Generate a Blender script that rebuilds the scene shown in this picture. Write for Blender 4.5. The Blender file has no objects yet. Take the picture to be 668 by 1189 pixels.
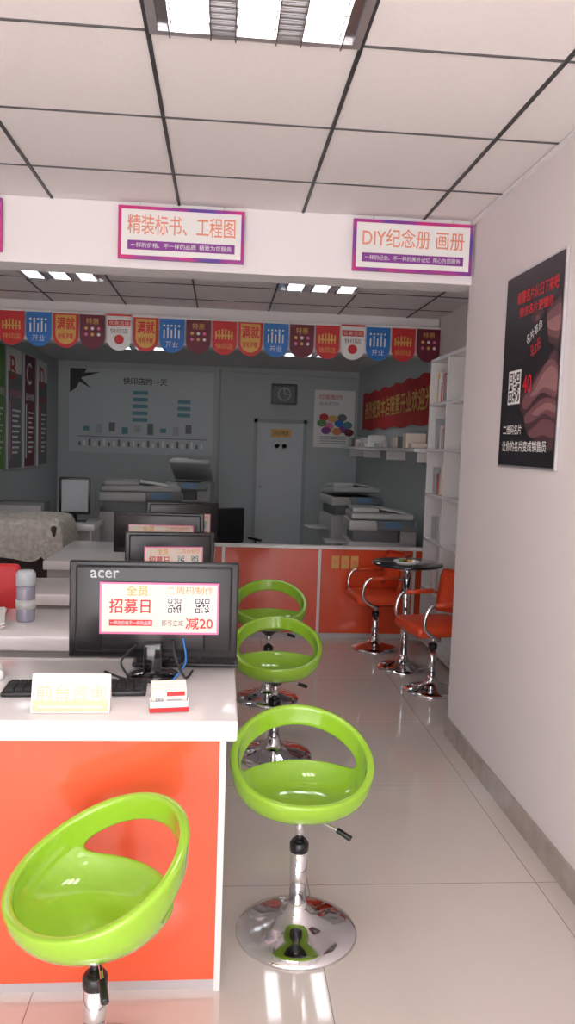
import bpy, math, random
from mathutils import Matrix, Vector
random.seed(7)
scn=bpy.context.scene
try:
    scn.view_settings.view_transform='Standard'
except Exception: pass

# ------------------------------------------------------------------ materials
MATS={}
def mat(name,col,rough=.5,metal=0,coat=0,emis=0,noise=0,nscale=8,bump=0,bscale=60,spec=None,ecol=None):
    if name in MATS: return MATS[name]
    m=bpy.data.materials.new(name); m.use_nodes=True
    nt=m.node_tree; b=nt.nodes['Principled BSDF']
    b.inputs['Base Color'].default_value=(*col,1); b.inputs['Roughness'].default_value=rough
    b.inputs['Metallic'].default_value=metal; b.inputs['Coat Weight'].default_value=coat
    b.inputs['Coat Roughness'].default_value=.05
    if spec is not None: b.inputs['Specular IOR Level'].default_value=spec
    if emis:
        b.inputs['Emission Color'].default_value=(*(ecol or col),1); b.inputs['Emission Strength'].default_value=emis
    if noise or bump:
        tc=nt.nodes.new('ShaderNodeTexCoord')
    if noise:
        n=nt.nodes.new('ShaderNodeTexNoise'); n.inputs['Scale'].default_value=nscale; n.inputs['Detail'].default_value=4
        nt.links.new(tc.outputs['Object'],n.inputs['Vector'])
        mx=nt.nodes.new('ShaderNodeMix'); mx.data_type='RGBA'
        mx.inputs[6].default_value=(*[c*(1-noise) for c in col],1); mx.inputs[7].default_value=(*[min(1,c*(1+noise)) for c in col],1)
        nt.links.new(n.outputs['Fac'],mx.inputs[0]); nt.links.new(mx.outputs[2],b.inputs['Base Color'])
    if bump:
        n=nt.nodes.new('ShaderNodeTexNoise'); n.inputs['Scale'].default_value=bscale
        nt.links.new(tc.outputs['Object'],n.inputs['Vector'])
        bp=nt.nodes.new('ShaderNodeBump'); bp.inputs['Strength'].default_value=bump; bp.inputs['Distance'].default_value=.01
        nt.links.new(n.outputs['Fac'],bp.inputs['Height']); nt.links.new(bp.outputs['Normal'],b.inputs['Normal'])
    MATS[name]=m; return m

def floor_mat():
    m=bpy.data.materials.new('polished_tile'); m.use_nodes=True; nt=m.node_tree; b=nt.nodes['Principled BSDF']
    tc=nt.nodes.new('ShaderNodeTexCoord'); mp=nt.nodes.new('ShaderNodeMapping'); mp.inputs['Location'].default_value=(-.33+8,-.2+8,0)
    br=nt.nodes.new('ShaderNodeTexBrick'); br.offset=0; br.squash=1
    br.inputs['Scale'].default_value=1; br.inputs['Brick Width'].default_value=.8; br.inputs['Row Height'].default_value=.8
    br.inputs['Mortar Size'].default_value=.0018; br.inputs['Mortar Smooth'].default_value=.1
    br.inputs['Color1'].default_value=(.65,.585,.54,1); br.inputs['Color2'].default_value=(.68,.61,.565,1); br.inputs['Mortar'].default_value=(.32,.27,.24,1)
    n=nt.nodes.new('ShaderNodeTexNoise'); n.inputs['Scale'].default_value=3; n.inputs['Detail'].default_value=6
    mx=nt.nodes.new('ShaderNodeMix'); mx.data_type='RGBA'; mx.blend_type='MULTIPLY'; mx.inputs[0].default_value=.06
    nt.links.new(tc.outputs['Object'],mp.inputs['Vector']); nt.links.new(mp.outputs['Vector'],br.inputs['Vector']); nt.links.new(tc.outputs['Object'],n.inputs['Vector'])
    nt.links.new(br.outputs['Color'],mx.inputs[6]); nt.links.new(n.outputs['Fac'],mx.inputs[7]); nt.links.new(mx.outputs[2],b.inputs['Base Color'])
    b.inputs['Roughness'].default_value=.045; b.inputs['Specular IOR Level'].default_value=.85
    return m

white_wall=mat('wall_paint',(.80,.745,.745),.6,bump=.05,bscale=120)
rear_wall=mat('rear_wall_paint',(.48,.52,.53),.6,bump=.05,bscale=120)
header_w=mat('header_paint',(.86,.83,.84),.6)
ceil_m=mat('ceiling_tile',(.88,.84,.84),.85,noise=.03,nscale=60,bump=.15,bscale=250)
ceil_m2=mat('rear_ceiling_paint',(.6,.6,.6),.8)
grid_m=mat('ceiling_grid_metal',(.05,.05,.055),.5)
grid_l=mat('ceiling_cross_tee',(.09,.085,.09),.5)
tile=floor_mat()
basem=mat('skirting_stone',(.40,.34,.31),.15,noise=.3,nscale=12)
chrome=mat('chrome',(.75,.75,.77),.07,1)
alu=mat('brushed_aluminium',(.66,.66,.68),.35,.8)
black=mat('black_plastic',(.012,.012,.013),.25)
blackm=mat('black_matte',(.02,.02,.022),.6)
glossb=mat('black_gloss',(.008,.008,.01),.06,coat=.6)
green=mat('lime_gloss_plastic',(.30,.56,.03),.12,coat=.8)
orange=mat('orange_laminate',(.82,.115,.045),.2,coat=.35,noise=.03,nscale=3)
orange2=mat('partition_orange_laminate',(.74,.075,.022),.22,coat=.3,noise=.03,nscale=3)
redor=mat('orange_red_leather',(.70,.07,.02),.35,bump=.1,bscale=150)
whitel=mat('white_laminate',(.82,.79,.78),.18,coat=.3)
greyl=mat('pale_grey_laminate',(.5,.48,.47),.35)
paper=mat('paper_white',(.85,.84,.82),.6)
cream=mat('paper_cream',(.85,.74,.64),.6)
pinkp=mat('print_pink',(.80,.18,.38),.5)
redp=mat('print_red',(.62,.025,.03),.5)
brred=mat('print_bright_red',(.70,.025,.035),.5)
dred=mat('print_dark_red',(.16,.012,.03),.5)
gold=mat('print_gold',(.75,.42,.10),.5)
pgold=mat('print_pale_gold',(.76,.56,.36),.5)
bluep=mat('print_blue',(.02,.17,.55),.5)
blackp=mat('print_black',(.015,.015,.02),.4)
purple=mat('print_purple',(.24,.04,.30),.4)
orangt=mat('print_orange',(.80,.27,.10),.5)
salmon=mat('print_salmon',(.80,.30,.20),.5)
teal=mat('print_teal',(.10,.30,.36),.5)
greyp=mat('print_grey',(.42,.45,.47),.5)
chart=mat('chart_paper_dimmed',(.55,.60,.62),.5)  # grey-white board, darkened: the back room's dim light is put into its colour
greenp=mat('print_green',(.12,.28,.06),.5)
machine=mat('machine_grey_white',(.46,.47,.46),.45)
machine2=mat('machine_mid_grey',(.16,.17,.18),.5)
doorm=mat('door_paint',(.60,.64,.66),.5)
doorf=mat('door_frame_paint',(.36,.39,.41),.5)
lamp=mat('fluorescent_tube',(1,1,1),.5,emis=13,ecol=(1,.98,.97))
lamp2=mat('fluorescent_dim',(1,1,1),.5,emis=9,ecol=(.92,.97,1))
refl=mat('louvre_reflector',(.55,.55,.57),.25,.9)
lace=mat('lace_cloth',(.55,.52,.46),.9,noise=.55,nscale=34,bump=.5,bscale=60)
darkfab=mat('dark_upholstery',(.05,.03,.03),.8)
glassb=mat('tinted_bottle',(.25,.24,.30),.1,coat=.5)
skin1=mat('print_skin_light',(.34,.17,.17),.45)
skin2=mat('print_skin_mid',(.20,.085,.095),.45)
skin3=mat('print_skin_dark',(.09,.038,.048),.45)
asph=mat('pavement',(.6,.57,.55),.8,noise=.1,nscale=6)

def sign_border():
    m=bpy.data.materials.new('sign_border_gradient'); m.use_nodes=True; nt=m.node_tree; b=nt.nodes['Principled BSDF']
    tc=nt.nodes.new('ShaderNodeTexCoord'); n=nt.nodes.new('ShaderNodeTexNoise'); n.inputs['Scale'].default_value=5
    cr=nt.nodes.new('ShaderNodeValToRGB'); cr.color_ramp.elements[0].position=.38; cr.color_ramp.elements[0].color=(.12,.05,.36,1); cr.color_ramp.elements[1].position=.60; cr.color_ramp.elements[1].color=(.62,.03,.22,1)
    nt.links.new(tc.outputs['Object'],n.inputs['Vector']); nt.links.new(n.outputs['Fac'],cr.inputs['Fac']); nt.links.new(cr.outputs['Color'],b.inputs['Base Color']); b.inputs['Roughness'].default_value=.35
    return m
sborder=sign_border()

# ------------------------------------------------------------------ builder
def text_mesh(body):
    cu=bpy.data.curves.new('tmp','FONT'); cu.body=body; cu.resolution_u=3
    ob=bpy.data.objects.new('tmp',cu); scn.collection.objects.link(ob)
    dg=bpy.context.evaluated_depsgraph_get(); dg.update()
    me=bpy.data.meshes.new_from_object(ob.evaluated_get(dg))
    vs=[v.co.copy() for v in me.vertices]; fs=[tuple(p.vertices) for p in me.polygons]
    bpy.data.meshes.remove(me); bpy.data.objects.remove(ob); bpy.data.curves.remove(cu)
    return vs,fs
def fr(origin,ux,uz):
    ux=Vector(ux).normalized(); uz=Vector(uz).normalized(); n=ux.cross(uz)
    M=Matrix.Identity(4)
    for i in range(3): M[i][0]=ux[i]; M[i][1]=uz[i]; M[i][2]=n[i]; M[i][3]=origin[i]
    return M
class B:
    def __init__(s,name): s.name=name; s.v=[]; s.f=[]; s.mi=[]; s.sm=[]; s.mats=[]
    def add(s,vs,fs,m,smooth=False,M=None):
        o=len(s.v)
        for v in vs:
            v=Vector(v); s.v.append(M@v if M else v)
        if m not in s.mats: s.mats.append(m)
        k=s.mats.index(m)
        for f in fs: s.f.append(tuple(i+o for i in f)); s.mi.append(k); s.sm.append(smooth)
        return s
    def box(s,x0,x1,y0,y1,z0,z1,m,M=None,bev=0):
        if bev:
            b=min(bev,abs(x1-x0)/2.01,abs(y1-y0)/2.01,abs(z1-z0)/2.01)
            import bmesh
            bm=bmesh.new(); bmesh.ops.create_cube(bm,size=1)
            for v in bm.verts: v.co=Vector(((x0+x1)/2+v.co.x*(x1-x0),(y0+y1)/2+v.co.y*(y1-y0),(z0+z1)/2+v.co.z*(z1-z0)))
            bmesh.ops.bevel(bm,geom=bm.edges[:],offset=b,segments=3,affect='EDGES',profile=.5)
            bm.verts.index_update()
            vs=[v.co.copy() for v in bm.verts]; fs=[tuple(v.index for v in f.verts) for f in bm.faces]; bm.free()
            return s.add(vs,fs,m,True,M)
        vs=[(x,y,z) for x in (x0,x1) for y in (y0,y1) for z in (z0,z1)]
        return s.add(vs,[(0,1,3,2),(4,6,7,5),(0,4,5,1),(2,3,7,6),(0,2,6,4),(1,5,7,3)],m,False,M)
    def rect(s,u0,u1,v0,v1,n,m,M):
        return s.add([(u0,v0,n),(u1,v0,n),(u1,v1,n),(u0,v1,n)],[(0,1,2,3)],m,False,M)
    def poly(s,pts,n,m,M): return s.add([(a,b,n) for a,b in pts],[tuple(range(len(pts)))],m,False,M)
    def disc(s,cx,cy,r,n,m,M,seg=20,ry=None):
        ry=ry or r
        return s.poly([(cx+r*math.cos(2*math.pi*i/seg),cy+ry*math.sin(2*math.pi*i/seg)) for i in range(seg)],n,m,M)
    def lathe(s,prof,c,m,seg=40,M=None):
        vs=[];fs=[]
        for r,z in prof:
            for i in range(seg):
                a=2*math.pi*i/seg; vs.append((c[0]+r*math.cos(a),c[1]+r*math.sin(a),c[2]+z))
        for j in range(len(prof)-1):
            for i in range(seg):
                k=(i+1)%seg; fs.append((j*seg+i,j*seg+k,(j+1)*seg+k,(j+1)*seg+i))
        fs.append(tuple(range(seg))[::-1]); fs.append(tuple((len(prof)-1)*seg+i for i in range(seg)))
        return s.add(vs,fs,m,True,M)
    def tube(s,pts,r,m,closed=False,seg=10,sub=6,M=None):
        P=[Vector(p) for p in pts]; n=len(P); Q=[]
        rng=n if closed else n-1
        for i in range(rng):
            p0=P[(i-1)%n] if (closed or i>0) else P[0]; p1=P[i]; p2=P[(i+1)%n]; p3=P[(i+2)%n] if (closed or i<n-2) else P[-1]
            for t in range(sub):
                t/=sub; Q.append(.5*((2*p1)+(p2-p0)*t+(2*p0-5*p1+4*p2-p3)*t*t+(3*p1-p0-3*p2+p3)*t**3))
        if not closed: Q.append(P[-1])
        vs=[];fs=[];N=len(Q); up=None
        for i,q in enumerate(Q):
            a=Q[(i-1)%N] if (closed or i>0) else q; b=Q[(i+1)%N] if (closed or i<N-1) else q
            t=(b-a).normalized()
            if up is None: up=t.orthogonal().normalized()
            up=(up-t*up.dot(t)).normalized(); w=t.cross(up)
            for k in range(seg):
                an=2*math.pi*k/seg; vs.append(q+up*r*math.cos(an)+w*r*math.sin(an))
        for i in range(N if closed else N-1):
            j=(i+1)%N
            for k in range(seg):
                l=(k+1)%seg; fs.append((i*seg+k,i*seg+l,j*seg+l,j*seg+k))
        if not closed: fs.append(tuple(range(seg))[::-1]); fs.append(tuple((N-1)*seg+k for k in range(seg)))
        return s.add(vs,fs,m,True,M)
    def text(s,body,u0,u1,v0,v1,n,m,M,bold=0):
        vs,fs=text_mesh(body)
        if not vs: return s
        a=min(v.x for v in vs); b=max(v.x for v in vs); c=min(v.y for v in vs); d=max(v.y for v in vs)
        vv=[(u0+(v.x-a)/(b-a)*(u1-u0),v0+(v.y-c)/(d-c)*(v1-v0),n) for v in vs]
        s.add(vv,fs,m,False,M)
        if bold:
            s.add([(x+bold,y,z+.0002) for x,y,z in vv],fs,m,False,M)
            s.add([(x,y+bold,z+.0003) for x,y,z in vv],fs,m,False,M)
        return s
    def qr(s,u0,u1,v0,v1,n,M,k=15):
        s.rect(u0-(u1-u0)*.08,u1+(u1-u0)*.08,v0-(v1-v0)*.08,v1+(v1-v0)*.08,n,paper,M)
        du=(u1-u0)/k; dv=(v1-v0)/k
        def fnd(i,j):
            for (a,b) in ((0,0),(0,k-5),(k-5,k-5)):
                if a-1<=i<=a+5 and b-1<=j<=b+5:
                    ii,jj=i-a,j-b
                    if ii in(-1,5) or jj in(-1,5): return 0
                    return 1 if (ii in(0,4) or jj in(0,4) or (ii==2 and jj==2)) else 0
            return None
        for i in range(k):
            for j in range(k):
                q=fnd(i,j)
                if q is None: q=random.random()<.5
                if q: s.rect(u0+i*du,u0+(i+1)*du,v0+j*dv,v0+(j+1)*dv,n+.0006,blackp,M)
        return s
    def build(s,bevel=0,M=None):
        me=bpy.data.meshes.new(s.name); me.from_pydata([tuple(v) for v in s.v],[],s.f)
        for m in s.mats: me.materials.append(m)
        me.polygons.foreach_set('material_index',s.mi); me.polygons.foreach_set('use_smooth',s.sm); me.update()
        ob=bpy.data.objects.new(s.name,me); scn.collection.objects.link(ob)
        if M: ob.matrix_world=M
        if bevel:
            md=ob.modifiers.new('bevel','BEVEL'); md.width=bevel; md.segments=2; md.limit_method='ANGLE'; md.angle_limit=math.radians(50)
        return ob
def F(x,z,y): return fr((x,y,z),(1,0,0),(0,0,1))
def RW(y,z,x): return fr((x,y,z),(0,-1,0),(0,0,1))
def LW(y,z,x): return fr((x,y,z),(0,1,0),(0,0,1))
def rot(x,y,z,a): return Matrix.Translation((x,y,z))@Matrix.Rotation(a,4,'Z')

# ------------------------------------------------------------------ room shell
ZC=2.622; YF=-1.6; YB=11.0; XL=-2.2; XR=1.218; XR2=1.85
B('floor').box(XL-.2,2.05,YF-.1,YB+.35,-.1,0,tile).build()
B('ground_outside').box(-9,9,YF-9,YF-.1,-.12,-.02,asph).build()
B('wall_left').box(XL-.15,XL,YF,6.9,0,3,white_wall).build()
B('wall_left').box(XL-.15,XL,6.9,YB+.15,0,3,rear_wall).build()
B('wall_right').box(XR,2.0,YF,4.03,0,ZC+.1,white_wall).build()
B('wall_right_rear').box(XR2,2.0,4.03,6.9,0,3,white_wall).build()
B('wall_right_rear').box(XR2,2.0,6.9,YB+.15,0,3,rear_wall).build()
B('wall_back').box(XL,.43,YB,YB+.15,0,3,rear_wall).build()
B('wall_back').box(1.15,XR2,YB,YB+.15,0,3,rear_wall).build()
B('wall_back').box(.43,1.15,YB,YB+.15,1.84,3,rear_wall).build()
B('door_light_block').box(.2,1.4,YB+.16,YB+.22,0,2.2,rear_wall).build()  # unseen slab added behind the door to keep sky light from leaking in
B('ceiling').box(XL-.1,2.0,YF-.1,7.1,ZC+.004,ZC+.1,ceil_m).build()
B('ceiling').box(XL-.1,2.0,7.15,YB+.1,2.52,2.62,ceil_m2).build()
B('wall_front').box(XL-.15,2.0,YF-.12,YF,2.45,3,white_wall).box(XL-.15,XL+.12,YF-.12,YF,0,2.45,white_wall).box(XR-.1,2.0,YF-.12,YF,0,2.45,white_wall).build()
w=B('window_1')
for x in (-2.05,-.95,.15,1.09): w.box(x-.02,x+.02,YF-.08,YF-.04,0,2.45,alu)
w.box(-2.05,1.09,YF-.08,YF-.04,2.41,2.45,alu).box(-2.05,-.95,YF-.08,YF-.04,0,.06,alu).build()
g=B('trim_1'); x=-.2363-.6*3; y=2.353-.6*6; xs=[]
while x<1.85:
    if x>XL: xs.append(x)
    x+=.6
for x in xs:
    g.box(x-.0065,x+.0065,YF,4.0,ZC-.002,ZC+.004,grid_m)
    g.box(x-.006,x+.006,4.2,6.94,ZC-.002,ZC+.004,grid_m)
yy=y
while yy<6.94:
    if yy>YF:
        if yy<4.0 : g.box(XL,XR,yy-.003,yy+.003,ZC-.001,ZC+.004,grid_l)
        elif yy>4.2: g.box(XL,XR2,yy-.004,yy+.004,ZC-.001,ZC+.004,grid_l)
    yy+=.6
g.build()
B('trim_2').box(XR-.02,XR,YF,4.0,ZC-.012,ZC,header_w).box(XL,XL+.02,YF,4.0,ZC-.012,ZC,header_w).build()
B('header_beam').box(XL,XR2,4.0,4.2,2.317,ZC+.004,header_w).build(bevel=.004)
B('header_beam').box(XL,XR2,6.95,7.15,2.30,ZC+.004,header_w).build(bevel=.004)
B('baseboard_right').box(XR-.012,XR,YF,4.04,0,.10,basem).build(bevel=.002)
B('baseboard_right_rear').box(XR2-.012,XR2,4.03,YB,0,.10,basem).build(bevel=.002)
B('baseboard_left').box(XL,XL+.012,YF,YB,0,.10,basem).build(bevel=.002)
d=B('door_1')
d.box(.43,.475,YB-.03,YB+.1,0,1.84,doorf).box(1.105,1.15,YB-.03,YB+.1,0,1.84,doorf).box(.43,1.15,YB-.03,YB+.1,1.79,1.84,doorf)
d.box(.47,1.11,YB+.005,YB+.05,0,1.80,doorm)
d.box(.54,1.04,YB-.004,YB+.006,.95,1.50,doorm).box(.54,1.04,YB-.004,YB+.006,.12,.85,doorm)
d.lathe([(.012,0),(.02,.02),(.02,.05),(.01,.06)],(0,0,0),chrome,16,fr((.53,YB,.92),(1,0,0),(0,0,1)))
Md=F(.66,1.60,YB-.002); d.rect(0,.28,0,.11,0,gold,Md).text('小心地滑',.04,.24,.025,.085,.001,blackp,Md)
d.disc(.09,-.12,.05,.001,paper,Md).disc(.19,-.12,.05,.001,paper,Md).disc(.09,-.12,.035,.002,greyp,Md).disc(.19,-.12,.035,.002,greyp,Md)
d.build()

# ------------------------------------------------------------------ ceiling lamps
def troffer(x0,y0,lm,z=ZC,name='ceiling_light_panel'):
    t=B(name); s=.6; x1=x0+s; y1=y0+s; zb=z-.012
    t.box(x0+.006,x0+.03,y0+.006,y1-.006,zb,z+.003,alu).box(x1-.03,x1-.006,y0+.006,y1-.006,zb,z+.003,alu)
    t.box(x0+.03,x1-.03,y0+.006,y0+.03,zb,z+.003,alu).box(x0+.03,x1-.03,y1-.03,y1-.006,zb,z+.003,alu)
    t.box(x0+.03,x1-.03,y0+.03,y1-.03,z-.002,z+.002,refl)
    for i in range(3):
        c=x0+.12+.18*i
        t.box(c-.048,c+.048,y0+.035,y1-.035,z-.006,z-.003,lm)
        for dx in (-.056,.056): t.box(c+dx-.002,c+dx+.002,y0+.03,y1-.03,z-.03,z-.002,refl)
        k=0
        while y0+.05+k*.085<y1-.04:
            yy=y0+.05+k*.085; t.box(c-.056,c+.056,yy-.002,yy+.002,z-.03,z-.006,refl); k+=1
    for i in range(2):
        c=x0+.21+.18*i; k=0
        while y0+.04+k*.03<y1-.04:
            t.box(c-.032,c+.032,y0+.04+k*.03-.004,y0+.04+k*.03+.004,z-.010,z-.003,alu); k+=1
    return t.build()
troffer(-.2363,1.753,lamp)
troffer(-.2363,-.647,lamp)
troffer(-1.4363,5.353,lamp2); troffer(.3637,5.353,lamp2)
troffer(-1.2,8.6,lamp2,2.516); troffer(.6,8.6,lamp2,2.516)  # extra pair hidden past the rear beam, added to brighten the back room

# ------------------------------------------------------------------ hanging signs
def sign(x0,x1,main,small):
    s=B('hanging_sign'); z0,z1=2.355,2.60; W=x1-x0; H=z1-z0
    s.box(x0,x1,3.965,3.985,z0,z1,sborder)
    M=F(x0,z0,3.964)
    s.rect(.016,W-.016,.016,H-.016,0,paper,M)
    s.text(main,.045,W-.045,.115,.205,.001,salmon,M,bold=.0012)
    s.rect(.045,W-.045,.042,.085,.001,purple,M)
    s.text(small,.06,W-.06,.052,.076,.002,paper,M)
    for x in (x0+.1,x1-.1): s.box(x-.003,x+.003,3.975,3.981,z1,ZC,alu); s.box(x-.012,x+.012,3.985,3.999,z1-.03,z1-.01,alu)
    return s.build()
sign(-1.66,-1.06,'名片、宣传单页','一样的品质、不一样的效率  服务为您着想')
sign(-.52,.08,'精装标书、工程图','一样的价格、不一样的品质  精致为您服务')
sign(.61,1.205,'DIY纪念册 画册','一样的纪念、不一样的美好记忆  用心为您服务')

# ------------------------------------------------------------------ bunting
bt=B('pennant_bunting'); yb=6.9; n=18; xa,xb=-1.87-.2206,1.86; step=(xb-xa)/n
seq=['g','r','b','g','d','w','g','b','d','r','g','b','d','r','w','b','r','d']
cols=dict(r=redp,b=bluep,g=redp,d=dred,w=paper)
for i in range(n):
    cx=xa+step*(i+.5); ztop=2.545-.012*math.sin(math.pi*(i+.5)/n); h=.30; hw=step*.47
    M=F(cx,ztop-h,yb)
    k=seq[i]; tilt=(random.random()-.5)*.01
    out=[(-hw,h),(-hw,.10)]+[(-hw*math.cos(math.pi*t/14),.10-.10*math.sin(math.pi*t/14)) for t in range(1,14)]+[(hw,.10),(hw,h)]
    c=cols[k]
    bt.poly(out,tilt,c,M); bt.poly([(a*.99,b) for a,b in out[::-1]],tilt-.002,c,M)
    e=tilt+.002
    if k=='r':
        for j in range(6): bt.rect(-hw*.75+j*hw*.26,-hw*.75+j*hw*.26+.014,.13,.22-abs(j-2.5)*.008,e,gold,M)
        bt.rect(-hw*.75,hw*.7,.155,.168,e+.0005,gold,M)
        bt.text('快印店',-hw*.7,hw*.7,.05,.10,e,gold,M)
    elif k=='b':
        for j in range(5): bt.rect(-hw*.7+j*hw*.3,-hw*.7+j*hw*.3+.012,.12,.19+.02*(j%2),e,paper,M); bt.disc(-hw*.7+j*hw*.3+.006,.225,.009,e,paper,M,10)
        bt.text('开业',-hw*.5,hw*.5,.045,.095,e,paper,M)
    elif k=='g':
        bt.poly([(a*.80,.03+b*.80) for a,b in out],e,gold,M)
        bt.text('满就',-hw*.70,hw*.70,.15,.25,e+.001,redp,M,bold=.004); bt.text('好礼不断',-hw*.6,hw*.6,.07,.12,e+.001,redp,M,bold=.002)
    elif k=='d':
        for j in range(3):
            for l in range(2): bt.disc(-hw*.5+j*hw*.5,.12+l*.05,.014,e,[pinkp,gold,paper][(j+l)%3],M,10)
        bt.text('特惠',-hw*.5,hw*.5,.205,.255,e,gold,M)
    else:
        bt.rect(-hw*.9,hw*.9,.20,.25,e,redp,M); bt.text('优惠活动',-hw*.8,hw*.8,.208,.242,e+.001,paper,M)
        bt.disc(0,.09,.04,e,redp,M,16); bt.text('快印店',-hw*.7,hw*.7,.14,.18,e,dred,M)
    bt.rect(-hw,hw,h-.018,h,e+.001,paper if k!='w' else redp,M)
bt.tube([(xa-.1,yb,2.56),(xa,yb,2.545),((xa+xb)/2,yb,2.533),(XR2-.03,yb,2.545)],.003,paper,seg=6)
bt.build()

# ------------------------------------------------------------------ desks
def desk(x0,x1,y0,y1,front,zt=.765,name='service_counter',trim=True):
    b=B(name)
    b.box(x0,x1,y0,y1,zt-.055,zt,whitel,bev=.006)
    b.box(x0+.02,x1-.045,y0+.035,y0+.055,.03,zt-.055,front)
    b.box(x0+.02,x1-.045,y0+.04,y0+.055,0,.03,alu)
    b.box(x1-.045,x1-.028,y0+.028,y0+.06,0,zt-.055,whitel)
    b.box(x1-.047,x1-.03,y0+.06,y1-.03,0,zt-.055,whitel)
    b.box(x0+.02,x0+.04,y0+.06,y1-.03,0,zt-.055,whitel)
    b.box(x0+.45,x0+.47,y0+.06,y1-.05,0,zt-.055,whitel)
    b.box(x0+.04,x0+.45,y1-.08,y1-.06,.1,zt-.07,greyl)
    return b.build()
desk(-1.35,.06,2.05,2.66,orange)
desk(-1.9,-.05,2.90,3.38,greyl,.775)
desk(-1.9,-.05,3.85,4.32,greyl,.745)
desk(-1.05,-.03,4.85,5.85,greyl,.755)

# ------------------------------------------------------------------ monitors
def monitor(x,y,z,w,h,ang,full=True):
    m=B('desktop_monitor'); zb=.055 if full else .035
    m.box(-w/2,w/2,.0,.022,zb,zb+h,black,bev=.006)
    m.box(-w/2+.02,w/2-.02,-.012,.004,zb+.02,zb+h-.012,black,bev=.008)
    m.box(-w/2+.10,w/2-.10,-.024,-.008,zb+.03,zb+h*.45,black,bev=.006)
    m.box(-w/2+.012,w/2-.012,.0215,.0235,zb+.02,zb+h-.012,glossb)
    m.box(-.028,.028,-.045,-.02,.012,zb+.055,glossb,bev=.006)
    m.lathe([(.001,.0),(.078,.0),(.078,.008),(.06,.014),(.03,.02),(.001,.021)],(0,-.005,0),glossb,32)
    M=fr((-w/2,-.0125,zb),(1,0,0),(0,0,1))
    if full: m.text('acer',.065,.15,h-.050,h-.027,.0006,greyp,M,bold=.001)
    u0,u1=(.095,w-.06); v0,v1=(h*.27,h*.80) 
    M2=M@Matrix.Translation((0,0,.0135))
    if not full: v0,v1=h*.1,h*.72
    m.box(u0,u1,v0,v1,-.0135,-.001,blackm,M2)
    m.rect(u0,u1,v0,v1,0,pinkp,M2); m.rect(u0+.006,u1-.006,v0+.006,v1-.006,.0004,cream,M2)
    W=u1-u0;H=v1-v0
    m.text('全员',u0+W*.22,u0+W*.40,v0+H*.74,v0+H*.94,.001,gold,M2,bold=.0008)
    m.text('招募日',u0+W*.08,u0+W*.42,v0+H*.40,v0+H*.68,.001,redp,M2,bold=.001)
    m.rect(u0+W*.08,u0+W*.44,v0+H*.16,v0+H*.28,.001,redp,M2)
    m.text('一样的价格不一样的品质',u0+W*.09,u0+W*.43,v0+H*.18,v0+H*.26,.0016,paper,M2)
    m.text('二周码制作',u0+W*.56,u0+W*.95,v0+H*.78,v0+H*.93,.001,orangt,M2)
    m.qr(u0+W*.57,u0+W*.68,v0+H*.42,v0+H*.70,.001,M2); m.qr(u0+W*.80,u0+W*.92,v0+H*.42,v0+H*.70,.001,M2)
    m.text('即可立减',u0+W*.52,u0+W*.70,v0+H*.16,v0+H*.28,.001,blackp,M2)
    m.text('减20',u0+W*.72,u0+W*.95,v0+H*.10,v0+H*.34,.001,redp,M2,bold=.001)
    if full:
        m.tube([(.06,-.03,zb+.06),(.07,-.07,zb+.02),(.10,-.06,.012),(.12,.03,.006)],.004,blackm,seg=6)
        m.tube([(-.05,-.03,zb+.05),(-.09,-.08,zb+.01),(-.07,-.07,.010),(-.15,.02,.006)],.0035,blackm,seg=6)
        m.tube([(.09,-.03,zb+.07),(.10,-.05,zb+.0),(.06,-.09,.010),(.03,-.09,.006)],.003,bluep,seg=6)
    return m.build(M=rot(x,y,z,ang))
monitor(-.195,2.46,.766,.515,.30,math.radians(1),True)
monitor(-.25,4.08,.746,.45,.25,math.radians(7),False)
monitor(-.38,5.02,.756,.56,.255,math.radians(-3),False)
monitor(-.26,5.62,.756,.50,.28,math.radians(10),False)

def keyboard(x,y,z,w,d,a):
    k=B('computer_keyboard'); k.box(-w/2,w/2,-d/2,d/2,0,.014,black,bev=.004)
    nx=15; 
    for j in range(5):
        for i in range(nx):
            dx=(w-.02)/nx; dy=(d-.02)/5
            k.box(-w/2+.01+i*dx+.0015,-w/2+.01+(i+1)*dx-.0015,-d/2+.01+j*dy+.0015,-d/2+.01+(j+1)*dy-.0015,.013,.021,blackm)
    return k.build(M=rot(x,y,z,a))
keyboard(-.40,2.30,.766,.40,.115,math.radians(3))
keyboard(-.10,2.60,.766,.34,.10,0)

t=B('counter_name_card'); W=.205
t.add([(0,0,0),(W,0,0),(W,.028,.098),(0,.028,.098),(0,.056,0),(W,.056,0)],[(0,1,2,3),(3,2,5,4),(0,3,4),(1,5,2)],paper)
Mn=fr((0,-.0012,0),(1,0,0),(0,.275,.96))
t.rect(.004,W-.004,.004,.034,0,pgold,Mn); t.rect(.004,W-.004,.034,.098,0,paper,Mn)
t.text('前台咨询',.012,W-.012,.034,.074,.001,pgold,Mn,bold=.001); t.rect(.02,W-.02,.014,.018,.001,paper,Mn)
t.build(M=rot(-.485,2.105,.766,math.radians(1)))
c=B('business_card_holder'); ac=mat('clear_acrylic',(.75,.75,.78),.08,coat=.5)
c.box(0,.105,0,.045,0,.006,ac).box(0,.105,0,.003,.0,.03,ac).box(0,.003,0,.045,0,.04,ac).box(.102,.105,0,.045,0,.04,ac)
for i in range(7): c.box(.006,.099,.008+i*.005,.011+i*.005,.006,.058+i*.003,paper if i%2 else cream)
Mc=F(.006,.006,.0075)
c.qr(.010,.03,.012,.032,.0005,Mc,11); c.rect(.04,.088,.036,.048,.0005,redp,Mc); c.rect(.04,.08,.024,.028,.0005,greyp,Mc); c.rect(.04,.075,.016,.019,.0005,greyp,Mc)
c.rect(0,.105,.0,.012,.0,redp,F(0,0.001,-.0008))
c.build(M=rot(-.175,2.11,.766,math.radians(8)))
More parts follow.
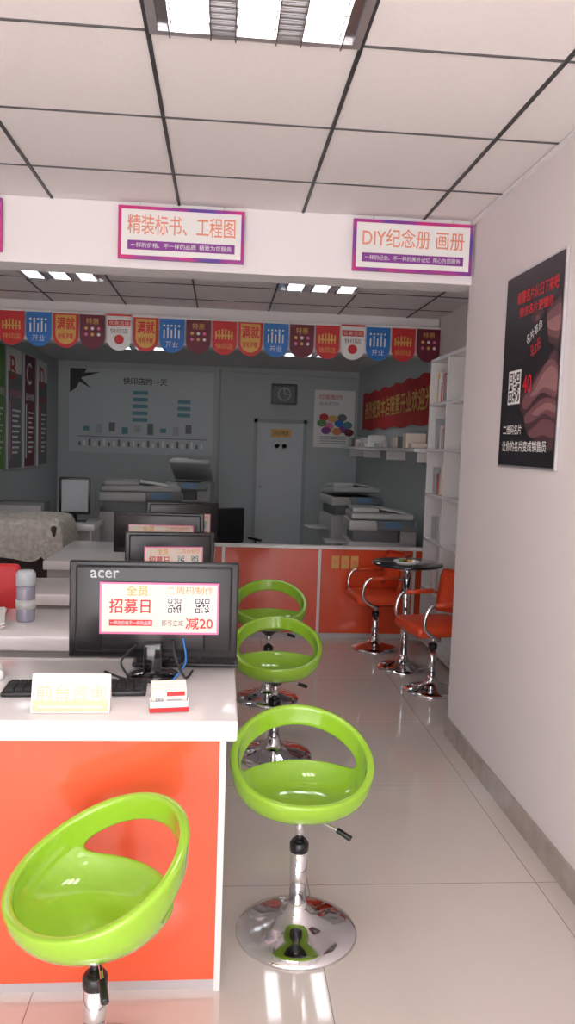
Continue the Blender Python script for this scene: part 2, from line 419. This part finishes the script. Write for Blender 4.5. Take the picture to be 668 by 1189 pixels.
bb=B('drink_tumbler'); bb.lathe([(.001,0),(.034,0),(.036,.01),(.036,.12),(.034,.14)],(0,0,0),glassb,28)
bb.lathe([(.0375,.05),(.0375,.085)],(0,0,0),machine,28); bb.lathe([(.034,.14),(.037,.142),(.037,.185),(.030,.198),(.001,.2)],(0,0,0),greyp,28)
bb.build(M=rot(-.745,3.15,.776,0))
p=B('tissue_pack'); p.box(-.06,.06,-.05,.05,0,.03,paper,bev=.01); p.lathe([(.03,.028),(.045,.035),(.02,.055),(.001,.06)],(0,0,0),paper,10); p.build(M=rot(-.70,2.42,.766,.3))
p=B('paper_stack')
for i in range(6): p.box(-.11,.11,-.15,.15,i*.004,i*.004+.0036,[paper,redp][i==3],Matrix.Rotation((i%3-1)*.05,4,'Z'))
p.build(M=rot(-.93,3.12,.776,.2))

# ------------------------------------------------------------------ bucket stools
def seat_shell():
    R=.204; p0=math.radians(72); sm=.78; a=.115
    def hh(ph): return .08+.165*((1+math.cos(ph))/2)**1.25
    def pt(s,ph):
        z=hh(ph)*(s**2.7)
        rho=R*(math.sin(min(1,s)*math.pi/2)**.92)
        return Vector((rho*math.sin(ph)*1.02,rho*math.cos(ph)*.94,z))
    phs=[]
    K=14
    for i in range(-K,K+1): phs.append(p0*math.sin(i/K*math.pi/2))
    K2=26
    for i in range(1,K2): phs.append(p0+(2*math.pi-2*p0)*i/K2)
    n1,n2=12,5; vs=[];fs=[];N=len(phs)
    for ph in phs:
        q=ph if ph<math.pi else ph-2*math.pi
        e=math.sqrt(max(0,1-(q/p0)**2)) if abs(q)<p0 else 0
        si=sm-a*e-.03*e; so=sm+a*e*.95
        for j in range(n1+1):
            s=max(.04,si*j/n1) if j else .04
            vs.append(pt(s,q))
        for j in range(n2+1):
            s=so+(1-so)*j/n2; vs.append(pt(s,q))
    T=n1+n2+2
    for i in range(N):
        k=(i+1)%N
        for j in range(n1): fs.append((i*T+j,k*T+j,k*T+j+1,i*T+j+1))
        for j in range(n1+1,T-1): fs.append((i*T+j,k*T+j,k*T+j+1,i*T+j+1))
    cidx=len(vs); vs.append(Vector((0,0,0)))
    for i in range(N): fs.append((i*T,cidx,((i+1)%N)*T))
    import bmesh
    bm=bmesh.new(); bv=[bm.verts.new(v) for v in vs]
    for f in fs: bm.faces.new([bv[i] for i in f])
    bmesh.ops.remove_doubles(bm,verts=bm.verts,dist=.0004)
    bmesh.ops.recalc_face_normals(bm,faces=bm.faces)
    me=bpy.data.meshes.new('seat_shell'); bm.to_mesh(me); bm.free(); me.materials.append(green)
    for pl in me.polygons: pl.use_smooth=True
    ob=bpy.data.objects.new('seat_shell',me); scn.collection.objects.link(ob)
    md=ob.modifiers.new('s','SOLIDIFY'); md.thickness=.024; md.offset=0
    md=ob.modifiers.new('u','SUBSURF'); md.levels=2; md.render_levels=2
    return ob
def base_profile(R): return [(.001,0),(R,0),(R,.006),(R*.97,.014),(R*.82,.024),(R*.6,.034),(R*.38,.045),(R*.22,.062),(R*.17,.085),(.027,.10)]
def stool(x,y,seat,back,lever=.6):
    par=bpy.data.objects.new('bucket_bar_stool',None); scn.collection.objects.link(par); par.location=(x,y,0)
    b=B('pedestal'); b.lathe(base_profile(.187),(0,0,0),chrome,56)
    zt=seat-.02
    b.lathe([(.026,.09),(.026,zt-.11)],(0,0,0),chrome,28); b.lathe([(.0275,zt-.125),(.029,zt-.12),(.029,zt-.10),(.022,zt-.09)],(0,0,0),black,28)
    b.lathe([(.014,zt-.10),(.014,zt)],(0,0,0),chrome,20); b.lathe([(.02,zt-.03),(.05,zt-.005),(.08,zt+.012),(.001,zt+.014)],(0,0,0),black,24)
    a=lever
    b.tube([(0,0,zt-.015),(.06*math.cos(a),.06*math.sin(a),zt-.018),(.13*math.cos(a),.13*math.sin(a),zt-.035)],.004,chrome,seg=8)
    b.tube([(.12*math.cos(a),.12*math.sin(a),zt-.032),(.165*math.cos(a),.165*math.sin(a),zt-.05)],.009,black,seg=8)
    ob=b.build(); ob.parent=par
    s=seat_shell(); s.parent=par; s.location=(0,0,seat+.004); s.rotation_euler=(0,0,back)
    return par
stool(.266,2.34,.405,math.radians(3),-.5)
stool(.282,3.74,.395,math.radians(-3),.3)
stool(.30,4.61,.43,math.radians(-3),.3)
stool(-.258,1.77,.385,math.radians(-56),-1.3)

# ------------------------------------------------------------------ orange arm chairs + round table
def armchair(x,y,seat,ang,R=.17):
    c=B('swivel_armchair'); c.lathe(base_profile(R),(0,0,0),chrome,44)
    c.lathe([(.024,.09),(.024,seat-.14)],(0,0,0),chrome,20); c.lathe([(.027,seat-.15),(.027,seat-.12)],(0,0,0),black,20); c.lathe([(.014,seat-.14),(.014,seat-.05)],(0,0,0),chrome,16)
    c.box(-.1,.1,-.1,.1,seat-.06,seat-.045,black)
    c.box(-.19,.19,-.19,.19,seat-.045,seat+.03,redor,bev=.03)
    vs=[];fs=[];n=12
    for k,(off) in enumerate((0,.035)):
        for j,zz in enumerate((.05,.12,.28,.32)):
            for i in range(n+1):
                t=(i/n-.5)*2; rr=1-.12*(j==3)-.06*(j==0)
                vs.append((t*.19*rr,.17+off-.08*t*t+.04*(zz-.05)/.3,seat+zz))
    W=n+1
    for k in (0,1):
        for j in range(3):
            for i in range(n):
                q=k*4*W+j*W+i; fs.append((q,q+1,q+W+1,q+W) if k==0 else (q,q+W,q+W+1,q+1))
    for j in (0,3):
        for i in range(n): q=j*W+i; fs.append((q,q+4*W,q+4*W+1,q+1))
    for i in (0,n):
        for j in range(3): q=j*W+i; fs.append((q,q+W,q+W+4*W,q+4*W))
    c.add(vs,fs,redor,True)
    for sx in (-1,1):
        c.tube([(sx*.10,-.02,seat-.05),(sx*.205,-.06,seat-.05),(sx*.215,-.16,seat+.03),(sx*.22,-.13,seat+.15),(sx*.22,.0,seat+.165),(sx*.215,.12,seat+.16),(sx*.185,.19,seat+.13)],.011,chrome,seg=10)
        c.tube([(sx*.22,-.10,seat+.162),(sx*.22,.09,seat+.168)],.015,redor,seg=10,sub=2)
    c.tube([(-.08,.02,seat-.05),(-.08,.18,seat-.04),(-.08,.215,seat+.08)],.011,chrome,seg=8); c.tube([(.08,.02,seat-.05),(.08,.18,seat-.04),(.08,.215,seat+.08)],.011,chrome,seg=8)
    return c.build(M=rot(x,y,0,ang))
armchair(1.33,4.78,.42,math.radians(-80))
armchair(1.17,5.81,.40,math.radians(-85))
t=B('round_bistro_table'); t.lathe(base_profile(.18),(0,0,0),chrome,44); t.lathe([(.026,.09),(.026,.68)],(0,0,0),chrome,24); t.lathe([(.03,.66),(.11,.70),(.11,.712),(.001,.712)],(0,0,0),chrome,28)
t.lathe([(.001,.712),(.235,.712),(.24,.718),(.24,.726),(.235,.730),(.001,.730)],(0,0,0),glossb,56)
t.build(M=rot(1.27,5.29,0,0))
t=B('snack_dish'); t.lathe([(.001,0),(.06,0),(.09,.020),(.087,.022),(.058,.006),(.001,.005)],(0,0,0),paper,28)
for i in range(12): a=i*2.4; r=.018+.035*(i%3)/2; t.box(-.014,.014,-.009,.009,.008,.034,[greenp,paper,gold,dred][i%4],Matrix.Translation((r*math.cos(a),r*math.sin(a),0))@Matrix.Rotation(a,4,'Z'),bev=.003)
t.build(M=rot(1.24,5.20,.731,0))

# ------------------------------------------------------------------ orange partition
pt=B('orange_partition'); y0=6.11
pt.box(-.6,XR2-.0,y0+.01,y0+.05,.04,.70,orange2)
pt.box(-.6,XR2,y0-.005,y0+.065,.70,.725,whitel); pt.box(-.6,XR2,y0,y0+.06,0,.04,greyl)
for x in (.03,.775,1.52): pt.box(x-.012,x+.012,y0,y0+.06,.04,.70,whitel)
Mp=F(.87,.55,y0+.009); 
for i in range(3): pt.rect(i*.075,i*.075+.06,0,.10,0.001,gold,Mp); pt.disc(i*.075+.03,.05,.02,.002,orangt,Mp,8)
pt.build(bevel=.003)

# ------------------------------------------------------------------ poster on right wall
P=B('wall_poster'); Wp,Hp=.60,.80
M=RW(3.43,1.43,XR-.014)
P.box(0,Wp,0,Hp,-.012,0,alu,M); P.rect(.008,Wp-.008,.008,Hp-.008,.0008,blackp,M)
def smooth(pts,n=6):
    Q=[];N=len(pts)
    for i in range(N):
        p0,p1,p2,p3=[Vector((*pts[(i+k)%N],0)) for k in (-1,0,1,2)]
        for t in range(n):
            t/=n; q=.5*((2*p1)+(p2-p0)*t+(2*p0-5*p1+4*p2-p3)*t*t+(3*p1-p0-3*p2+p3)*t**3); Q.append((min(q.x,Wp-.01),q.y))
    return Q
def blob(pts,n,m):
    import mathutils
    Q=smooth(pts); tri=mathutils.geometry.tessellate_polygon([[Vector((*q,0)) for q in Q]])
    P.add([(a,b,n) for a,b in Q],[tuple(t) for t in tri],m,False,M)
blob([(.585,.62),(.52,.62),(.43,.60),(.33,.61),(.31,.58),(.40,.53),(.50,.47),(.585,.46)],.0012,skin3)
blob([(.585,.60),(.50,.595),(.42,.575),(.36,.595),(.35,.575),(.44,.52),(.52,.49),(.585,.49)],.0014,skin2)
blob([(.585,.56),(.52,.56),(.46,.555),(.44,.55),(.50,.52),(.585,.51)],.0016,skin1)
blob([(.585,.40),(.50,.43),(.42,.40),(.34,.34),(.25,.30),(.22,.25),(.27,.21),(.30,.16),(.36,.12),(.48,.10),(.585,.09)],.0012,skin3)
blob([(.585,.38),(.50,.41),(.43,.375),(.35,.32),(.27,.285),(.25,.25),(.30,.235),(.38,.27),(.46,.29),(.585,.27)],.0014,skin2)
blob([(.585,.355),(.52,.385),(.45,.36),(.38,.31),(.33,.285),(.39,.285),(.47,.31),(.585,.29)],.0016,skin1)
blob([(.585,.25),(.48,.27),(.38,.245),(.29,.21),(.30,.18),(.38,.185),(.48,.21),(.585,.19)],.0015,skin2)
blob([(.585,.235),(.50,.25),(.42,.235),(.36,.215),(.42,.205),(.50,.225),(.585,.21)],.0017,skin1)
blob([(.585,.17),(.48,.19),(.40,.165),(.33,.14),(.38,.12),(.48,.13),(.585,.12)],.0016,skin2)
P.poly([(.30,.34),(.50,.41),(.45,.60),(.24,.53)],.0020,blackp,M)
Mt=M@Matrix.Translation((.29,.40,0))@Matrix.Rotation(math.radians(18),4,'Z')
P.text('名片革命',.01,.17,.09,.13,.0026,paper,Mt); P.text('马上扫',.04,.14,.02,.07,.0026,brred,Mt,bold=.001)
P.text('颠覆名片从扫下来吧',.14,.55,.665,.715,.0016,brred,M,bold=.0015); P.text('微信名片更懂你',.17,.51,.61,.65,.0016,brred,M,bold=.0015)
P.qr(.095,.215,.27,.39,.0016,M); 
P.text('40',.25,.34,.30,.37,.0026,brred,M,bold=.002)
P.text('二维码名片',.05,.26,.135,.175,.0022,paper,M,bold=.0008); P.text('让你的名片变成销售员',.05,.52,.065,.108,.0022,paper,M,bold=.0008)
P.build()

# ------------------------------------------------------------------ rear wall items
c=B('wall_chart_board'); M=F(-2.06,1.30,YB-.025); W,H=1.94,1.14
c.box(0,W,0,H,-.02,0,greyl,M); c.rect(.01,W-.01,.01,H-.01,.001,chart,M)
c.text('快印店的一天',.72,1.30,.93,1.02,.002,blackp,M,bold=.003)
c.poly([(.02,H-.02),(.02,.80),(.10,.86),(.24,H-.02)],.002,blackp,M); c.poly([(.01,.95),(.42,1.08),(.12,1.06)],.003,blackp,M); c.poly([(.08,.98),(.30,.86),(.14,1.02)],.003,blackp,M)
for i in range(5): c.rect(.85,1.05,.80-i*.09,.85-i*.09,.002,teal,M); 
for i in range(3): c.rect(1.45,1.62,.70-i*.09,.75-i*.09,.002,teal,M)
for i in range(9): c.rect(.2+i*.17,.28+i*.17,.30-.03*(i%2),.36+.03*(i%3),.002,[teal,greyp,machine2][i%3],M)
c.rect(.12,1.85,.22,.23,.002,machine2,M)
for i in range(26): c.rect(.14+i*.065,.17+i*.065,.10,.15+.02*(i%3),.002,paper if i%2 else machine2,M)
c.build()
c=B('framed_wall_clock'); M=F(.65,2.04,YB-.035); c.box(0,.35,0,.28,-.03,0,black,M); c.rect(.03,.32,.03,.25,.001,machine2,M); c.disc(.175,.14,.09,.002,greyp,M,28); c.disc(.175,.14,.075,.0025,machine2,M,28); c.rect(.172,.178,.14,.21,.003,paper,M); c.rect(.175,.23,.137,.143,.003,paper,M); c.build(bevel=.003)
c=B('product_poster'); M=F(1.23,1.47,YB-.025); c.box(0,.58,0,.80,-.02,0,greyl,M); c.rect(.01,.57,.01,.79,.001,paper,M)
for i,(u,v,m_) in enumerate([(.15,.42,redp),(.27,.40,gold),(.36,.34,bluep),(.22,.30,pinkp),(.42,.26,purple),(.12,.34,greenp),(.33,.23,orangt),(.48,.32,teal),(.50,.22,dred),(.40,.42,machine2),(.18,.24,purple)]): c.disc(u,v,.065,.002+i*.0004,m_,M,20,.05)
c.text('印刷制作',.08,.4,.66,.73,.002,redp,M); c.text('彩色打印',.08,.34,.58,.63,.002,teal,M)
for i in range(4): c.rect(.10,.46,.15-i*.03,.165-i*.03,.002,greyp,M)
c.build()
B('wall_conduit').tube([(.1,YB-.02,2.46),(.9,YB-.02,2.44),(1.8,YB-.02,2.43)],.008,greyl,seg=8).tube([(-.05,YB-.02,.1),(-.05,YB-.02,1.3),(-.05,YB-.02,2.48)],.012,greyl,seg=8).build()
for (ya,yb_,cm,tx,hd) in [(7.35,8.28,greenp,'A',paper),(8.40,8.95,machine2,'B',pinkp),(9.08,9.58,dred,'C',paper),(9.74,10.22,machine2,'D',redp)]:
    c=B('service_poster'); M=LW(ya,1.15,XL+.025); W=yb_-ya
    c.box(0,W,0,1.25,-.02,0,alu,M); c.rect(.01,W-.01,.01,1.24,.001,cm,M)
    c.rect(.01,W-.01,1.0,1.24,.0015,paper if tx in 'BD' else cm,M)
    c.text(tx,.08,.30,.92,1.16,.002,redp if tx in 'BD' else paper,M,bold=.006); c.text('设计印刷',.05,W-.05,.74,.82,.002,hd,M,bold=.003)
    c.rect(.05,.10,.10,.70,.002,hd,M)
    for i in range(9): c.rect(.16,W-.06-.05*(i%3),.60-i*.055,.62-i*.055,.002,paper,M)
    c.build()
c=B('red_wall_banner'); M=RW(10.5,1.72,XR2-.02); W=4.05;H=.46
nx=60; vs=[];fs=[]
for i in range(nx+1):
    for j in range(2): vs.append((W*i/nx,(H+ .015*math.sin(i*.7)) if j else .012*math.sin(i*.5),.006*math.sin(i*1.1)))
for i in range(nx): fs.append((2*i,2*i+2,2*i+3,2*i+1))
c.add(vs,fs,mat('banner_cloth',(.50,.025,.025),.75),True,M)
c.text('热烈祝贺本店隆重开业欢迎光临',.25,W-.25,.13,.34,.012,gold,M,bold=.008); c.build()
s=B('storage_ledge'); s.box(XR2-.28,XR2-.002,6.5,10.4,1.47,1.50,whitel)
for y in (6.7,8.0,9.3,10.3): s.box(XR2-.20,XR2-.002,y,y+.02,1.38,1.47,whitel)
s.build(bevel=.003)
s=B('stacked_supplies')
for i in range(16):
    y=6.75+i*.22; h=.04+.1*random.random(); s.box(XR2-.24,XR2-.06,y,y+.14,1.502,1.502+h,random.choice([paper,machine,greyp,machine2,cream]),bev=.006)
s.build()
s=B('open_bookcase'); x0,x1,ya,yb_=1.57,XR2-.013,5.12,6.08
s.box(x0,x1,ya,ya+.02,0,2.17,whitel).box(x0,x1,yb_-.02,yb_,0,2.17,whitel).box(x1-.01,x1,ya,yb_,0,2.17,whitel).box(x0,x1,(ya+yb_)/2-.01,(ya+yb_)/2+.01,0,2.17,whitel)
for z in (.02,.42,.80,1.14,1.48,1.82,2.15): s.box(x0,x1,ya,yb_,z,z+.022,whitel)
s.build(bevel=.002)
s=B('book_row')
for z in (.822,1.162,1.502,1.842,.442):
    y=5.66
    while y<6.0:
        t_=.012+.03*random.random(); h=.14+.10*random.random()
        if random.random()<.6: s.box(x0+.04,x0+.20,y,y+t_,z+.001,z+h,random.choice([redp,paper,cream,gold,machine,machine,greyp]))
        y+=t_+.002
s.build()

# ------------------------------------------------------------------ copiers
def copier(x,y,w,d,h,ang,lid=0):
    c=B('office_copier'); 
    c.box(-w/2,w/2,-d/2,d/2,.05,h-.22,machine,bev=.012)
    for k in range(4): c.box(-w/2+.03,w/2-.03,-d/2-.012,-d/2+.01,.08+k*.13,.08+k*.13+.115,machine,bev=.006); c.box(-.08,.08,-d/2-.018,-d/2-.010,.15+k*.13,.165+k*.13,machine2)
    c.box(-w/2+.04,w/2-.16,-d/2+.02,d/2-.02,h-.22,h-.12,machine2)
    c.box(-w/2,w/2,-d/2,d/2,h-.12,h-.03,machine,bev=.012); c.box(w/2-.14,w/2,-d/2,d/2,h-.24,h-.05,machine)
    c.box(-w/2+.03,w/2-.12,-d/2+.04,d/2-.03,h-.031,h-.026,glossb)
    L=Matrix.Translation((0,d/2,h-.025))@Matrix.Rotation(-lid,4,'X')@Matrix.Translation((0,-d/2,0))
    c.box(-w/2+.02,w/2-.02,-d/2+.03,d/2,0,.055,machine,L,bev=.015); c.box(-w/2+.04,-.02,-d/2+.10,d/2-.05,.055,.10,machine,L,bev=.012); c.box(-.02,w/2-.08,-d/2+.12,d/2-.06,.085,.093,paper,L@Matrix.Rotation(.15,4,'Y'))
    Mp=Matrix.Translation((w/2-.20,-d/2-.02,h-.06))@Matrix.Rotation(math.radians(35),4,'X')
    c.box(-.16,.18,-.09,.03,0,.025,machine2,Mp,bev=.006); c.box(-.10,.06,-.075,.01,.024,.027,mat('lcd_panel',(.15,.25,.4),.2),Mp)
    for i in (-1,1):
        for j in (-1,1): c.lathe([(.02,0),(.025,.01),(.025,.05)],(i*(w/2-.06),j*(d/2-.06),0),black,12)
    c.box(-w/2-.2,-w/2,-d/2+.12,d/2-.12,.62,.635,machine,bev=.004)
    return c.build(M=rot(x,y,0,ang))
copier(-.80,8.1,.80,.60,1.02,.12,.0)
copier(-.35,9.4,.50,.55,1.06,-.1,.42)
copier(1.45,7.25,.60,.55,.88,-.05,0)
copier(1.40,8.6,.55,.6,1.0,.1,.08)
desk(-2.05,-1.05,6.80,7.35,greyl,.775,name='side_desk')
m=B('computer_display'); m.box(-.13,.13,0,.03,.06,.38,black,bev=.008); m.rect(-.11,.11,.085,.36,.0015,greyp,fr((0,0,0),(1,0,0),(0,0,1))); m.box(-.02,.02,.01,.04,0,.1,black); m.box(-.10,.10,-.05,.09,0,.012,black,bev=.004); m.build(M=rot(-1.25,7.0,.776,.1))
m=B('document_box'); m.box(-.2,.2,-.12,.12,.0,.16,machine2,bev=.01).box(-.17,.17,-.125,-.118,.03,.13,machine).build(M=rot(-1.70,7.1,.776,0))
s=B('lace_covered_table')
for (a,b_) in ((-.42,-.28),(.42,-.28),(-.42,.28),(.42,.28)): s.box(a-.025,a+.025,b_-.025,b_+.025,0,.84,darkfab)
s.box(-.45,.45,-.31,.31,.30,.86,darkfab,bev=.02)
N=96
def rr(t,a,b,e=5):
    c_,s_=math.cos(t),math.sin(t); return (a*math.copysign(abs(c_)**(2/e),c_),b*math.copysign(abs(s_)**(2/e),s_))
vs=[];fs=[]
spec=[(.02,.905,0),(.4,.905,0),(.75,.903,0),(.93,.900,0),(.99,.885,0),(1.02,.855,.3),(1.04,.79,.7),(1.06,.70,1),(1.08,.64,1)]
for k,(sc,z,rp) in enumerate(spec):
    for i in range(N):
        t=2*math.pi*i/N; x_,y_=rr(t,.48*sc,.34*sc); f=1+.035*rp*math.sin(i*math.pi*2/12); zz=z+.008*math.sin(i*.9+k)*(1-rp)
        if k==len(spec)-1: zz-=.035*abs(math.sin(i*math.pi/6))
        vs.append((x_*f,y_*f,zz))
for k in range(len(spec)-1):
    for i in range(N): j=(i+1)%N; fs.append((k*N+i,k*N+j,(k+1)*N+j,(k+1)*N+i))
fs.append(tuple(range(N)))
s.add(vs,fs,lace,True)
s.build(M=rot(-1.62,6.15,0,0))
def task_chair(name,x,y,m_,ang,zs=.40):
    c=B(name)
    for i in range(5):
        a=i*2*math.pi/5; c.tube([(0,0,.09),(.10*math.cos(a),.10*math.sin(a),.08),(.19*math.cos(a),.19*math.sin(a),.06)],.014,black,seg=8); c.lathe([(.001,0),(.02,.004),(.025,.025),(.02,.046),(.001,.05)],(.19*math.cos(a),.19*math.sin(a),0),blackm,12)
    c.lathe([(.025,.08),(.025,zs)],(0,0,0),black,16); c.box(-.21,.21,-.19,.19,zs,zs+.07,m_,bev=.03); c.box(-.20,.20,.15,.195,zs+.15,zs+.50,m_,bev=.02); c.box(-.03,.03,.17,.20,zs+.02,zs+.2,black)
    for sx in (-1,1): c.tube([(sx*.2,.0,zs+.02),(sx*.235,.0,zs+.06),(sx*.235,.0,zs+.20)],.010,black,seg=8); c.box(sx*.235-.02,sx*.235+.02,-.10,.12,zs+.19,zs+.215,black,bev=.01)
    c.build(M=rot(x,y,0,ang))
task_chair('red_task_chair',-1.12,3.61,redp,0)
task_chair('black_office_chair',.14,7.7,blackm,.5,.36)

# ------------------------------------------------------------------ lights + world
w=bpy.data.worlds.new('World'); scn.world=w; w.use_nodes=True
bg=w.node_tree.nodes['Background']; bg.inputs['Color'].default_value=(.98,.965,1,1); bg.inputs['Strength'].default_value=5.2
pl=bpy.data.lights.new('storefront_portal','AREA'); pl.shape='RECTANGLE'; pl.size=3.3; pl.size_y=2.45; pl.cycles.is_portal=True
po=bpy.data.objects.new('storefront_portal',pl); scn.collection.objects.link(po); po.location=(-.45,YF-.1,1.22); po.rotation_euler=(math.radians(90),0,0)
sl=bpy.data.lights.new('sun','SUN'); sl.energy=19; sl.angle=.01; sl.color=(1,.95,.9)
so=bpy.data.objects.new('sun',sl); scn.collection.objects.link(so); so.rotation_euler=(math.radians(28),0,math.radians(-15)); so.location=(0,-6,8)

# ------------------------------------------------------------------ camera
psi,p_,r_=.0837,.0828,.0332
s_,c_=math.sin,math.cos
Fv=Vector((s_(psi)*c_(p_),c_(psi)*c_(p_),-s_(p_))); Rt=Vector((c_(psi),-s_(psi),0)); U=Rt.cross(Fv)
Rc=Rt*c_(r_)+U*s_(r_); Uc=U*c_(r_)-Rt*s_(r_)
cam=bpy.data.cameras.new('camera'); co=bpy.data.objects.new('camera',cam); scn.collection.objects.link(co)
Mx=Matrix.Identity(4)
for i in range(3): Mx[i][0]=Rc[i]; Mx[i][1]=Uc[i]; Mx[i][2]=-Fv[i]
Mx[0][3]=0; Mx[1][3]=0; Mx[2][3]=1.4898
co.matrix_world=Mx
cam.sensor_fit='VERTICAL'; cam.sensor_height=24; cam.lens=931.43/1189*24; cam.clip_start=.05
scn.camera=co
